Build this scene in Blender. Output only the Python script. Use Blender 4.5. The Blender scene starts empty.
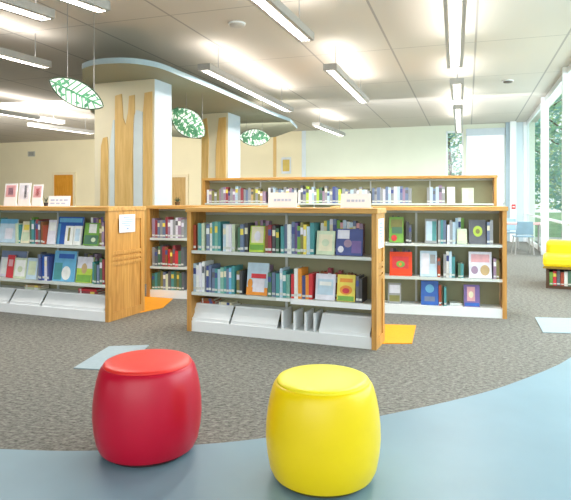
import bpy, bmesh, math, random
from mathutils import Vector, Matrix
random.seed(7)
scn = bpy.context.scene
COL = scn.collection
F, CX, HZ, EYE = 560.0, 285.5, 200.0, 1.25
RA = math.radians(18)                       # the room stands 18 degrees to the view

def at(px, py, z=0.0):
    d = (EYE - z) * F / (py - HZ)
    return Vector(((px - CX) * d / F, d, z))
def atd(px, py, d):
    return Vector(((px - CX) * d / F, d, EYE + (HZ - py) * d / F))

# ------------------------------------------------------------------ materials
def s2l(c):
    return tuple(((v / 12.92) if v <= .04045 else ((v + .055) / 1.055) ** 2.4) for v in c)
_M = {}
def mat(name, rgb, rough=.6, var=.08, scale=6.0, emit=0, metal=0, bump=0, bscale=60, trans=0):
    """sRGB 0-255 colour, gentle procedural noise over it"""
    if name in _M: return _M[name]
    m = bpy.data.materials.new(name); m.use_nodes = True
    nt = m.node_tree; N = nt.nodes; L = nt.links
    b = N['Principled BSDF']
    c = s2l([v / 255 for v in rgb])
    tc = N.new('ShaderNodeTexCoord'); no = N.new('ShaderNodeTexNoise')
    no.inputs['Scale'].default_value = scale; no.inputs['Detail'].default_value = 3
    L.new(tc.outputs['Object'], no.inputs['Vector'])
    r = N.new('ShaderNodeValToRGB')
    r.color_ramp.elements[0].position = .3; r.color_ramp.elements[1].position = .7
    r.color_ramp.elements[0].color = tuple(v * (1 - var) for v in c) + (1,)
    r.color_ramp.elements[1].color = tuple(min(1, v * (1 + var)) for v in c) + (1,)
    L.new(no.outputs['Fac'], r.inputs['Fac']); L.new(r.outputs['Color'], b.inputs['Base Color'])
    b.inputs['Roughness'].default_value = rough; b.inputs['Metallic'].default_value = metal
    if emit:
        L.new(r.outputs['Color'], b.inputs['Emission Color']); b.inputs['Emission Strength'].default_value = emit
    if trans:
        b.inputs['Transmission Weight'].default_value = trans
    if bump:
        n2 = N.new('ShaderNodeTexNoise'); n2.inputs['Scale'].default_value = bscale
        L.new(tc.outputs['Object'], n2.inputs['Vector'])
        bp = N.new('ShaderNodeBump'); bp.inputs['Strength'].default_value = bump; bp.inputs['Distance'].default_value = .01
        L.new(n2.outputs['Fac'], bp.inputs['Height']); L.new(bp.outputs['Normal'], b.inputs['Normal'])
    _M[name] = m
    return m

def wood_mat(name, c0, c1, axis='Z', rough=.45):
    m = bpy.data.materials.new(name); m.use_nodes = True
    nt = m.node_tree; N = nt.nodes; L = nt.links; b = N['Principled BSDF']
    tc = N.new('ShaderNodeTexCoord'); mp = N.new('ShaderNodeMapping')
    mp.inputs['Scale'].default_value = {'Z': (14, 14, 1.2), 'X': (1.2, 14, 14)}[axis]
    no = N.new('ShaderNodeTexNoise'); no.inputs['Scale'].default_value = 2.2; no.inputs['Detail'].default_value = 5
    no.inputs['Distortion'].default_value = .6
    r = N.new('ShaderNodeValToRGB')
    r.color_ramp.elements[0].position = .3; r.color_ramp.elements[1].position = .72
    r.color_ramp.elements[0].color = s2l([v / 255 for v in c0]) + (1,)
    r.color_ramp.elements[1].color = s2l([v / 255 for v in c1]) + (1,)
    L.new(tc.outputs['Object'], mp.inputs['Vector']); L.new(mp.outputs['Vector'], no.inputs['Vector'])
    L.new(no.outputs['Fac'], r.inputs['Fac']); L.new(r.outputs['Color'], b.inputs['Base Color'])
    b.inputs['Roughness'].default_value = rough
    return m

def carpet_mat():
    m = bpy.data.materials.new('patterned_carpet'); m.use_nodes = True
    nt = m.node_tree; N = nt.nodes; L = nt.links; b = N['Principled BSDF']
    tc = N.new('ShaderNodeTexCoord')
    def noise(sc, det, xs=1, ys=1):
        mp = N.new('ShaderNodeMapping'); mp.inputs['Scale'].default_value = (xs, ys, 1)
        mp.inputs['Rotation'].default_value = (0, 0, .35)
        L.new(tc.outputs['Object'], mp.inputs['Vector'])
        n = N.new('ShaderNodeTexNoise'); n.inputs['Scale'].default_value = sc; n.inputs['Detail'].default_value = det
        L.new(mp.outputs['Vector'], n.inputs['Vector']); return n
    n1 = noise(26, 2, 1, 2.2); n2 = noise(70, 3); n3 = noise(.5, 1)
    r = N.new('ShaderNodeValToRGB'); e = r.color_ramp.elements
    e[0].position = .36; e[0].color = s2l([.31, .305, .285]) + (1,)
    e[1].position = .64; e[1].color = s2l([.60, .595, .565]) + (1,)
    a = N.new('ShaderNodeMath'); a.operation = 'MULTIPLY_ADD'; a.inputs[1].default_value = .6
    h = N.new('ShaderNodeMath'); h.operation = 'MULTIPLY'; h.inputs[1].default_value = .4
    L.new(n2.outputs['Fac'], h.inputs[0]); L.new(n1.outputs['Fac'], a.inputs[0]); L.new(h.outputs[0], a.inputs[2])
    L.new(a.outputs[0], r.inputs['Fac'])
    mx = N.new('ShaderNodeMixRGB'); mx.blend_type = 'MULTIPLY'; mx.inputs['Fac'].default_value = .25
    L.new(r.outputs['Color'], mx.inputs['Color1']); L.new(n3.outputs['Fac'], mx.inputs['Color2'])
    L.new(mx.outputs['Color'], b.inputs['Base Color'])
    bp = N.new('ShaderNodeBump'); bp.inputs['Strength'].default_value = .4; bp.inputs['Distance'].default_value = .01
    L.new(n2.outputs['Fac'], bp.inputs['Height']); L.new(bp.outputs['Normal'], b.inputs['Normal'])
    b.inputs['Roughness'].default_value = .75
    return m

def ceiling_mat():
    m = bpy.data.materials.new('panelled_ceiling'); m.use_nodes = True
    nt = m.node_tree; N = nt.nodes; L = nt.links; b = N['Principled BSDF']
    tc = N.new('ShaderNodeTexCoord'); sp = N.new('ShaderNodeSeparateXYZ'); L.new(tc.outputs['Object'], sp.inputs[0])
    def seam(sock, period, off, w):
        a = N.new('ShaderNodeMath'); a.operation = 'ADD'; a.inputs[1].default_value = 100 * period - off
        L.new(sock, a.inputs[0])
        f = N.new('ShaderNodeMath'); f.operation = 'MODULO'; f.inputs[1].default_value = period
        L.new(a.outputs[0], f.inputs[0])
        g = N.new('ShaderNodeMath'); g.operation = 'LESS_THAN'; g.inputs[1].default_value = w
        L.new(f.outputs[0], g.inputs[0]); return g
    s1 = seam(sp.outputs['X'], 1.24, -.76, .03); s2 = seam(sp.outputs['Y'], 2.48, .4, .018)
    mxm = N.new('ShaderNodeMath'); mxm.operation = 'MAXIMUM'
    L.new(s1.outputs[0], mxm.inputs[0]); L.new(s2.outputs[0], mxm.inputs[1])
    mx = N.new('ShaderNodeMixRGB'); mx.inputs['Color1'].default_value = s2l([.82, .795, .76]) + (1,)
    mx.inputs['Color2'].default_value = s2l([.66, .64, .62]) + (1,)
    L.new(mxm.outputs[0], mx.inputs['Fac']); L.new(mx.outputs['Color'], b.inputs['Base Color'])
    b.inputs['Roughness'].default_value = .9
    return m

def glass_mat():
    m = bpy.data.materials.new('clear_glass'); m.use_nodes = True
    nt = m.node_tree; N = nt.nodes; L = nt.links
    N.remove(N['Principled BSDF'])
    t = N.new('ShaderNodeBsdfTransparent'); t.inputs['Color'].default_value = (.93, .98, .97, 1)
    g = N.new('ShaderNodeBsdfGlossy'); g.inputs['Roughness'].default_value = .03
    mx = N.new('ShaderNodeMixShader'); mx.inputs[0].default_value = .05
    L.new(t.outputs[0], mx.inputs[1]); L.new(g.outputs[0], mx.inputs[2])
    L.new(mx.outputs[0], N['Material Output'].inputs['Surface'])
    return m

def translucent_mat(name, rgb):
    m = mat(name, rgb, rough=.5, var=.04)
    m.node_tree.nodes['Principled BSDF'].inputs['Emission Strength'].default_value = 0
    return m

OAK = wood_mat('honey_oak', (184, 128, 58), (222, 168, 92), 'Z')
OAKX = wood_mat('honey_oak_edge', (184, 130, 60), (222, 172, 96), 'X')
VEN = wood_mat('tan_veneer', (206, 168, 98), (224, 190, 126), 'Z', .55)
WHITE = mat('white_metal', (246, 249, 252), .4, .02)
SHELFW = mat('pale_shelf_steel', (214, 220, 216), .4, .03)
KHAKI = mat('khaki_back_panel', (160, 158, 124), .6, .05)
PAGES = mat('book_pages', (236, 230, 214), .8, .05, 30)
LBL = mat('white_spine_label', (214, 216, 212), .6, .02)
CREAM = mat('cream_paint', (234, 224, 192), .8, .02, 1.5)
PALE = mat('pale_paint', (222, 228, 212), .8, .02, 1.5)
BLUEP = mat('pale_blue_paint', (214, 226, 234), .6, .03, 1.5)
GLASS = glass_mat()
FRAME = mat('white_frame', (234, 240, 244), .35, .02)
DARK = mat('dark_plastic', (48, 48, 52), .5, .05)
ALU = mat('brushed_aluminium', (176, 174, 172), .35, .04, 30, metal=.3)
LENS = mat('lit_lens', (255, 250, 240), .4, .01, emit=2.5)
CABLE = mat('steel_cable', (150, 150, 150), .4, .05, metal=.6)

# ------------------------------------------------------------------ mesh helpers
class MB:
    def __init__(s): s.v = []; s.f = []; s.m = []; s.sm = False
    def poly(s, pts, mi=0):
        b = len(s.v); s.v += [tuple(p) for p in pts]; s.f.append(tuple(range(b, b + len(pts)))); s.m.append(mi); return s
    def hexa(s, P, mi=0):                       # P: 4 bottom (ccw), 4 top
        b = len(s.v); s.v += [tuple(p) for p in P]
        for q in ((3, 2, 1, 0), (4, 5, 6, 7), (0, 1, 5, 4), (1, 2, 6, 5), (2, 3, 7, 6), (3, 0, 4, 7)):
            s.f.append(tuple(b + i for i in q)); s.m.append(mi)
        return s
    def box(s, x0, y0, z0, x1, y1, z1, mi=0):
        return s.hexa([(x0, y0, z0), (x1, y0, z0), (x1, y1, z0), (x0, y1, z0), (x0, y0, z1), (x1, y0, z1), (x1, y1, z1), (x0, y1, z1)], mi)
    def prism(s, poly, z0, z1, mi=0, mside=None):
        n = len(poly); b = len(s.v)
        s.v += [(p[0], p[1], z0) for p in poly] + [(p[0], p[1], z1) for p in poly]
        s.f.append(tuple(b + i for i in reversed(range(n)))); s.m.append(mi)
        s.f.append(tuple(b + n + i for i in range(n))); s.m.append(mi)
        for i in range(n):
            j = (i + 1) % n
            s.f.append((b + i, b + j, b + n + j, b + n + i)); s.m.append(mi if mside is None else mside)
        return s
    def vprism(s, poly, y0, y1, mi=0):          # poly in xz, extruded in y
        n = len(poly); b = len(s.v)
        s.v += [(p[0], y0, p[1]) for p in poly] + [(p[0], y1, p[1]) for p in poly]
        s.f.append(tuple(b + i for i in range(n))); s.m.append(mi)
        s.f.append(tuple(b + n + i for i in reversed(range(n)))); s.m.append(mi)
        for i in range(n):
            j = (i + 1) % n
            s.f.append((b + j, b + i, b + n + i, b + n + j)); s.m.append(mi)
        return s
    def tube(s, a, b_, r0, r1=None, n=10, mi=0):
        r1 = r0 if r1 is None else r1
        a, b_ = Vector(a), Vector(b_); d = (b_ - a).normalized()
        u = d.cross(Vector((0, 0, 1)) if abs(d.z) < .9 else Vector((1, 0, 0))).normalized(); w = d.cross(u)
        b = len(s.v)
        for P, r in ((a, r0), (b_, r1)):
            for k in range(n):
                t = 2 * math.pi * k / n
                s.v.append(tuple(P + (u * math.cos(t) + w * math.sin(t)) * r))
        for k in range(n):
            j = (k + 1) % n
            s.f.append((b + k, b + j, b + n + j, b + n + k)); s.m.append(mi)
        s.f.append(tuple(b + k for k in reversed(range(n)))); s.m.append(mi)
        s.f.append(tuple(b + n + k for k in range(n))); s.m.append(mi)
        return s
    def lathe(s, prof, n=64, mi=0):             # prof: [(r,z)] bottom -> top, closed at ends
        b = len(s.v); s.sm = True
        for r, z in prof:
            for k in range(n):
                t = 2 * math.pi * k / n; s.v.append((r * math.cos(t), r * math.sin(t), z))
        for i in range(len(prof) - 1):
            for k in range(n):
                j = (k + 1) % n
                s.f.append((b + i * n + k, b + i * n + j, b + (i + 1) * n + j, b + (i + 1) * n + k)); s.m.append(mi)
        s.f.append(tuple(b + k for k in reversed(range(n)))); s.m.append(mi)
        e = b + (len(prof) - 1) * n
        s.f.append(tuple(e + k for k in range(n))); s.m.append(mi)
        return s
    def mesh(s, name, mats):
        me = bpy.data.meshes.new(name); me.from_pydata(s.v, [], s.f); me.update()
        for m in mats: me.materials.append(m)
        for p, mi in zip(me.polygons, s.m):
            p.material_index = mi; p.use_smooth = s.sm
        return me
    def build(s, name, mats, parent=None, loc=(0, 0, 0), rz=0, bevel=0):
        if not isinstance(mats, (list, tuple)): mats = [mats]
        o = bpy.data.objects.new(name, s.mesh(name, mats)); COL.objects.link(o)
        o.parent = parent; o.location = loc; o.rotation_euler[2] = rz
        if bevel:
            bv = o.modifiers.new('bevel', 'BEVEL'); bv.width = bevel; bv.segments = 2; bv.limit_method = 'ANGLE'
        if s.sm:
            es = o.modifiers.new('split', 'EDGE_SPLIT'); es.split_angle = math.radians(50)
        return o

def tag(o, label, cat, group=None, kind=None):
    o['label'] = label; o['category'] = cat
    if group: o['group'] = group
    if kind: o['kind'] = kind
    return o
def thing(name, loc, rz=0, label=None, cat=None, group=None):
    o = bpy.data.objects.new(name, None); COL.objects.link(o); o.empty_display_size = .1
    o.location = loc; o.rotation_euler[2] = rz
    return tag(o, label, cat, group)
def struct(o): o['kind'] = 'structure'; return o

# ------------------------------------------------------------------ room shell
V = Vector((math.cos(RA), -math.sin(RA), 0)); U = Vector((math.sin(RA), math.cos(RA), 0))
WO = Vector((2.94, 18.3, 0))                                 # a point on the back wall
H = 3.6
def tb(px):
    k = (px - CX) / F
    return (WO.y * k - WO.x) / (V.x - V.y * k)
CORNER = tb(526)
def room(v, u): return WO + V * v + U * u                    # room coordinates -> world
# floor
fl = MB(); fl.poly([room(-24, .3), room(-24, -26), room(CORNER + .3, -26), room(CORNER + .3, .3)])
for_floor = struct(fl.build('floor', carpet_mat()))
# blue floor in front, curved edge
edge_px = [(-200, 437), (-80, 446), (0, 450), (60, 452), (120, 451), (180, 447), (240, 442), (310, 432), (380, 417), (450, 402), (510, 385), (571, 358)]
edge = [at(*p) for p in edge_px] + [Vector((2.75, 5.2, 0)), Vector((3.2, 6.2, 0)), Vector((3.9, 7.0, 0)), Vector((5.2, 7.6, 0))]
def smooth(pts, n=4):
    out = []
    for i in range(len(pts) - 1):
        p0, p1, p2, p3 = pts[max(i - 1, 0)], pts[i], pts[i + 1], pts[min(i + 2, len(pts) - 1)]
        for k in range(n):
            t = k / n
            out.append(.5 * ((2 * p1) + (p2 - p0) * t + (2 * p0 - 5 * p1 + 4 * p2 - p3) * t * t + (3 * p1 - p0 - 3 * p2 + p3) * t ** 3))
    return out + [pts[-1]]
edge = smooth(edge)
BLUEF = mat('blue_vinyl', (124, 154, 170), .42, .06, 2.0)
bf = MB(); bf.prism([(-3.5, -4)] + [(4.8, -4)] + [(p.x, p.y) for p in reversed(edge)], .001, .006)
struct(bf.build('floor', BLUEF))
INL = mat('pale_blue_carpet', (156, 174, 184), .7, .05, 40); ORG = mat('orange_carpet', (250, 164, 22), .6, .05, 40)
def inlay(n, pts, m): struct(MB().prism([(p[0], p[1]) for p in pts], .001, .008).build('trim_%d' % n, m))
inlay(1, [(-1.57, 4.15), (-1.2, 4.08), (-1.17, 4.8), (-1.5, 4.76)], INL)
inlay(2, [at(543, 333), at(580, 334), at(573, 319), at(535, 318)], INL)
inlay(3, [at(379, 344), at(412, 344), at(416, 326), at(384, 325)], ORG)
inlay(4, [at(140, 313), at(163, 308), at(173, 299), at(144, 297)], ORG)
# ceiling
cl = MB(); cl.poly([(-24, 24 - 24, 0), (-24, -26 + 0, 0), (CORNER + .3, -26, 0), (CORNER + .3, .3, 0)][::-1])
ce = struct(cl.build('ceiling', ceiling_mat()))
ce.location = WO + Vector((0, 0, H)); ce.rotation_euler[2] = -RA
# set the seam phase by room coordinate: local x is v measured from WO
ce.data.transform(Matrix.Translation((0, 0, 0)))
# back wall with two windows
wa0, wa1, wb0, wb1 = tb(446), tb(463.5), tb(466), tb(505)
SILL, HEAD = .95, 3.42
wl = MB()
wl.box(-24, 0, 0, wa0, .25, H); wl.box(wa0, 0, 0, wb1, .25, SILL); wl.box(wa0, 0, HEAD, wb1, .25, H)
wl.box(wa1, 0, SILL, wb0, .25, HEAD); wl.box(wb1, 0, 0, CORNER + .25, .25, H)
struct(wl.build('wall_back', PALE, None, WO, -RA))
# cream painted length of the back wall, with the tan and pale blue upright bands
lw = MB(); lw.box(-24, -.012, 0, tb(303), 0, H); struct(lw.build('wall_back', CREAM, None, WO, -RA))
for n, (p0, p1, m, z1) in enumerate(((273.5, 276.5, VEN, 3.5), (302, 306, BLUEP, H))):
    struct(MB().box(tb(p0), -.03, 0, tb(p1), -.013, z1).build('trim_%d' % (5 + n), m, None, WO, -RA))
def window(n, x0, x1, z0, z1, mullions=1, rot=-RA, loc=WO, y=.08):
    fr = MB(); t = .05
    fr.box(x0, y, z0, x1, y + .08, z0 + t); fr.box(x0, y, z1 - t, x1, y + .08, z1)
    fr.box(x0, y, z0, x0 + t, y + .08, z1); fr.box(x1 - t, y, z0, x1, y + .08, z1)
    for k in range(1, mullions):
        xx = x0 + (x1 - x0) * k / mullions
        fr.box(xx - .025, y, z0, xx + .025, y + .08, z1)
    fr.box(x0, y, z0 + (z1 - z0) * .34 - .025, x1, y + .08, z0 + (z1 - z0) * .34 + .025)
    w = struct(fr.build('window_%d' % n, FRAME, None, loc, rot))
    MB().box(x0 + t, y + .035, z0 + t, x1 - t, y + .045, z1 - t).build('window_glass', GLASS, w)
    return w
window(1, wa0, wa1, SILL, HEAD, 1)
window(2, wb0, wb1, SILL, HEAD, 1)
# roller blind drawn over window 2
bl = thing('roller_blind', room(wb0, -.03) + Vector((0, 0, 1.4)), -RA, 'white roller blind pulled down over the back window beside the white pillar', 'blind')
bw = wb1 - wb0
MB().box(.02, 0, -.2, bw - .02, .012, 1.86).build('fabric', mat('blind_fabric', (240, 242, 246), .8, .03, 2, emit=.2), bl)  # fabric has a weak glow added to brighten it
MB().box(0, -.05, 1.84, bw, .028, 2.05).build('cassette', mat('blind_cassette', (196, 208, 218), .5, .03), bl)
MB().box(.02, -.01, -.24, bw - .02, .022, -.2).build('bottom_bar', FRAME, bl)
# pillars standing at the back right corner
for n, (p0, p1, m, out) in enumerate(((505.5, 509.5, mat('grey_blue_paint', (176, 200, 214), .6, .03), .12), (509.5, 515.5, mat('bright_white_paint', (246, 250, 252), .5, .02), .3), (515.5, 523, BLUEP, .06))):
    struct(MB().box(tb(p0), -out, 0, tb(p1), -.001, H).build('wall_pillar', m, None, WO, -RA))
# glazed wall on the right: runs from the back corner towards the viewer
GW = room(CORNER, 0)
grz = math.atan2(-U.y, -U.x)                                 # local x = -U, local y = +V side (outside)
GL = 24.0
posts = [.05, 4.3, 7.35, 10.3, 13.6, 16.9, 20.2, GL]
pm = MB()
for i, p in enumerate(posts): pm.box(p - .05, -.08, 0, p + .05, .08, H)
for i in range(len(posts) - 1):
    pass
for z in (.0, .8, H - .12): pm.box(0, -.0, z, GL, .04, z + (.12 if z in (0, H - .12) else .05))
w3 = struct(pm.build('window_3', FRAME, None, GW, grz))
for i in range(len(posts) - 1):
    MB().box(posts[i] + .05, .015, .05, posts[i + 1] - .05, .025, H - .05).build('window_glass', GLASS, w3)
# left wall
struct(MB().box(-24.2, -26, 0, -24, .25, H).build('wall_left', CREAM, None, WO, -RA))
# doors in the far wall
def door(n, p0, p1, top, m, hgt_frame=.06):
    x0, x1 = tb(p0), tb(p1)
    d = struct(MB().box(x0, -.05, 0, x1, -.014, top).build('door_%d' % n, m, None, WO, -RA))
    f = MB(); f.box(x0 - .1, -.07, 0, x0, -.013, top + .1); f.box(x1, -.07, 0, x1 + .1, -.013, top + .1); f.box(x0, -.07, top, x1, -.013, top + .1)
    f.build('door_frame', mat('door_frame_paint', (228, 214, 180), .6, .03), d)
    MB().tube((x0 + .1, -.09, 1.02), (x0 + .22, -.09, 1.02), .012).build('door_handle', ALU, d)
door(1, 55, 74, 2.24, wood_mat('amber_door', (200, 132, 30), (222, 158, 56)))
door(2, 173, 186.5, 2.08, wood_mat('tan_door', (170, 136, 72), (196, 160, 96)))
# curved ceiling canopy (soffit slab)
ZS = 3.05
front = smooth([at(p[0], p[1], ZS) for p in ((82, 69), (92, 65.5), (110, 63.5), (130, 63.5), (150, 66), (165, 70), (180, 76), (210, 88), (240, 101), (270, 114), (290, 121.5))])
out = [(p.x, p.y) for p in front] + [(.3, 14.2), (-.3, 16), (-2, 17), (-4.2, 15), (-4.0, 11.5), (-3.25, 9)]
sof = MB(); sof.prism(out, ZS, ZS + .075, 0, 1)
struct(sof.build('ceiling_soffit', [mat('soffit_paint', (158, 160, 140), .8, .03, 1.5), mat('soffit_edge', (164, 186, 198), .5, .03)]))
# wide square pillars carrying the canopy, clad with tan strips
def pillar(xr, d, w, dep, ang, strips, m_front, top=ZS):
    a = math.radians(ang)
    o = MB(); o.box(-w, 0, 0, 0, dep, top - .002, 0)
    o.m[3] = 1                                             # the right-hand face
    p = struct(o.build('wall_pillar', [m_front, mat('pillar_side', (192, 204, 216), .6, .02)], None, Vector((xr, d, 0)), -a))
    return p, a
def face_x(px, P, a):                                      # pixel column -> distance along a front line through P
    k = (px - CX) / F; c, s = math.cos(a), -math.sin(a)
    return (k * P.y - P.x) / (c - k * s)
PC = Vector((-1.94, 8.3, 0)); a1 = math.radians(20)
p1, _ = pillar(PC.x, PC.y, 1.08, .47, 20, None, mat('pillar_cream', (224, 216, 190), .7, .02))
# pale blue inlaid bands then tan strips, as flat cladding with the photo's jagged tops
def face_poly(pts, P, a, parent, m, name, y0=-.014):
    q = []
    for px, py in pts:
        x = face_x(px, P, a); d = P.y - math.sin(a) * x
        q.append((x, max(.0, EYE + (HZ - py) * d / F)))
    MB().vprism(q, y0, -.0005).build(name, m, parent)
B0 = 290
BLS = mat('pale_blue_band', (206, 218, 222), .6, .03)
face_poly([(110, B0), (110, 150), (113.5, 120), (115, 120), (115, B0)], PC, a1, p1, BLS, 'blue_band')
face_poly([(134, B0), (134, 118), (137, 110), (143, 112), (143, B0)], PC, a1, p1, BLS, 'blue_band')
face_poly([(99.5, B0), (101.5, 146), (103.5, 138), (107.5, 137), (108.5, 150), (107, B0)], PC, a1, p1, VEN, 'wood_strip')
face_poly([(115, B0), (115.5, 96), (122, 94), (123.5, 118), (126, 125), (128.5, 112), (129.5, 96), (135, 95), (135, 118), (133, 150), (134, B0)], PC, a1, p1, VEN, 'wood_strip')
face_poly([(143, B0), (143.5, 112), (145, 93), (152.5, 91.5), (152.5, B0)], PC, a1, p1, VEN, 'wood_strip')
PC2 = Vector((-1.18, 11.5, 0)); a2 = math.radians(20)
p2, _ = pillar(PC2.x, PC2.y, .6, .6, 20, None, mat('pillar_cream', (224, 216, 190), .7, .02))
face_poly([(201, 262), (202, 120), (207, 118), (209, 140), (206.5, 262)], PC2, a2, p2, VEN, 'wood_strip')
face_poly([(215, 262), (216, 150), (219, 118), (226, 117), (226, 262)], PC2, a2, p2, VEN, 'wood_strip')

# ------------------------------------------------------------------ stools
def stool(P, top, side, dark, label, k=1.0):
    t = thing('pouf_stool', P, 0, label, 'stool', 'drum stools on the blue floor')
    prof = [(.19, .022), (.225, .03), (.24, .06), (.252, .12), (.2575, .18), (.256, .24), (.249, .30), (.239, .35), (.229, .385), (.222, .401), (.213, .412), (.208, .415)]
    t.scale = (k, k, 1.055)
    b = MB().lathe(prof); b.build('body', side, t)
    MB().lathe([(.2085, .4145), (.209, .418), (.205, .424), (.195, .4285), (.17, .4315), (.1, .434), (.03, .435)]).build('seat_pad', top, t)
    MB().lathe([(.18, .0), (.185, .0), (.2, .012), (.2, .03)]).build('base_ring', dark, t)
stool(at(148, 450.0), mat('red_vinyl_lit_top', (232, 42, 34), .4, .04, 8), mat('red_vinyl', (196, 0, 46), .32, .04, 5, bump=.02), mat('base_red', (60, 14, 22), .5), 'round crimson drum stool standing at the edge of the grey carpet', 1.03)  # top colour is the same red vinyl with overhead light painted in
stool(at(323, 477.0), mat('yellow_vinyl_lit_top', (252, 232, 30), .4, .03, 8), mat('yellow_vinyl', (250, 216, 0), .32, .03, 5, bump=.02), mat('base_olive', (90, 84, 20), .5), 'round bright yellow drum stool standing on the blue floor')  # top is a lighter copy of the yellow, light put into the colour

# ------------------------------------------------------------------ bookcases
class Case:
    """front line P (left) -> Q (right) on the floor; local x along it, y into the case"""
    def __init__(s, name, label, P, Q, hgt=1.18, dep=.55, shelves=(.375, .77), bays=2, single=False, base=.10, group='oak library bookcases', dividers=()):
        s.P, s.Q = P, Q; s.a = math.atan2(Q.y - P.y, Q.x - P.x); s.L = (Q - P).length; s.name = name
        s.levels = [base] + list(shelves); s.dep = dep; s.hgt = hgt
        yc = dep - .03 if single else dep / 2; s.yb = yc - .012
        t = s.t = thing('library_bookcase', P, s.a, label, 'bookcase', group)
        L, W = s.L, .042
        for i, x in enumerate((0, L - W)):
            e = MB()                                      # end panel: stiles and rails around sunk panels
            e.box(x + .012, .03, .0, x + W - .012, dep - .03, hgt - .045)
            e.box(x, 0, 0, x + W, .07, hgt - .045); e.box(x, dep - .07, 0, x + W, dep, hgt - .045)
            zm = hgt * .555
            for z0, z1 in ((0, .09), (zm - .085, zm - .05), (zm - .03, zm + .005), (zm + .025, zm + .06), (hgt - .13, hgt - .045)):
                e.box(x, .07, z0, x + W, dep - .07, z1)
            e.build('end_panel', OAK, t)
        MB().box(-.012, -.012, hgt - .045, L + .012, dep + .012, hgt).build('top', OAKX, t, bevel=.004)
        MB().box(W, yc - .008, .02, L - W, yc + .008, hgt - .045).build('back_panel', KHAKI, t)
        MB().box(W, .015, 0, L - W, dep - .015, base).build('base', WHITE, t)
        for z in shelves:
            m = MB(); m.box(W, .012, z - .008, L - W, dep - .012, z); m.box(W, .012, z - .028, L - W, .02, z - .008)
            m.box(W, dep - .02, z - .028, L - W, dep - .012, z - .008)
            m.build('shelf', SHELFW, t)
        for k in range(1, bays):
            x = W + (L - 2 * W) * k / bays
            MB().box(x - .012, yc - .022, base, x + .012, yc + .022, hgt - .045).build('upright', SHELFW, t)
        MB().box(W, yc - .012, hgt - .075, L - W, yc + .012, hgt - .045).build('cross_rail', SHELFW, t)
        z0 = base + .004
    def sloped(s, px0, px1):
        """white display shelf tipped up towards the back, on the bottom level"""
        x0, x1 = s.x(px0, .03), s.x(px1, .03); z = s.levels[0]
        yb, up = .13, .135
        m = MB(); m.hexa([(x0, .03, z), (x1, .03, z), (x1, yb, z + up), (x0, yb, z + up),
                          (x0, .03, z + .016), (x1, .03, z + .016), (x1, yb, z + up + .016), (x0, yb, z + up + .016)])
        m.hexa([(x0, yb - .01, z + up), (x1, yb - .01, z + up), (x1, s.yb - .01, z + up), (x0, s.yb - .01, z + up),
                (x0, yb - .01, z + up + .012), (x1, yb - .01, z + up + .012), (x1, s.yb - .01, z + up + .012), (x0, s.yb - .01, z + up + .012)])
        m.box(x0, .026, z, x1, .034, z + .03)
        m.build('display_shelf', WHITE, s.t)
    def x(s, px, y=.04):
        k = (px - CX) / F
        n = Vector((-math.sin(s.a), math.cos(s.a), 0)); P = s.P + n * y; D = Vector((math.cos(s.a), math.sin(s.a), 0))
        return (k * P.y - P.x) / (D.x - k * D.y)
    def d(s, x, y=.04): return s.P.y + math.sin(s.a) * x + math.cos(s.a) * y
    def z(s, px, py, y=.04): return EYE + (HZ - py) * s.d(s.x(px, y), y) / F
    def w(s, x, y, z): return s.t_matrix() @ Vector((x, y, z))
    def t_matrix(s): return Matrix.Translation(s.P) @ Matrix.Rotation(s.a, 4, 'Z')

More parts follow.
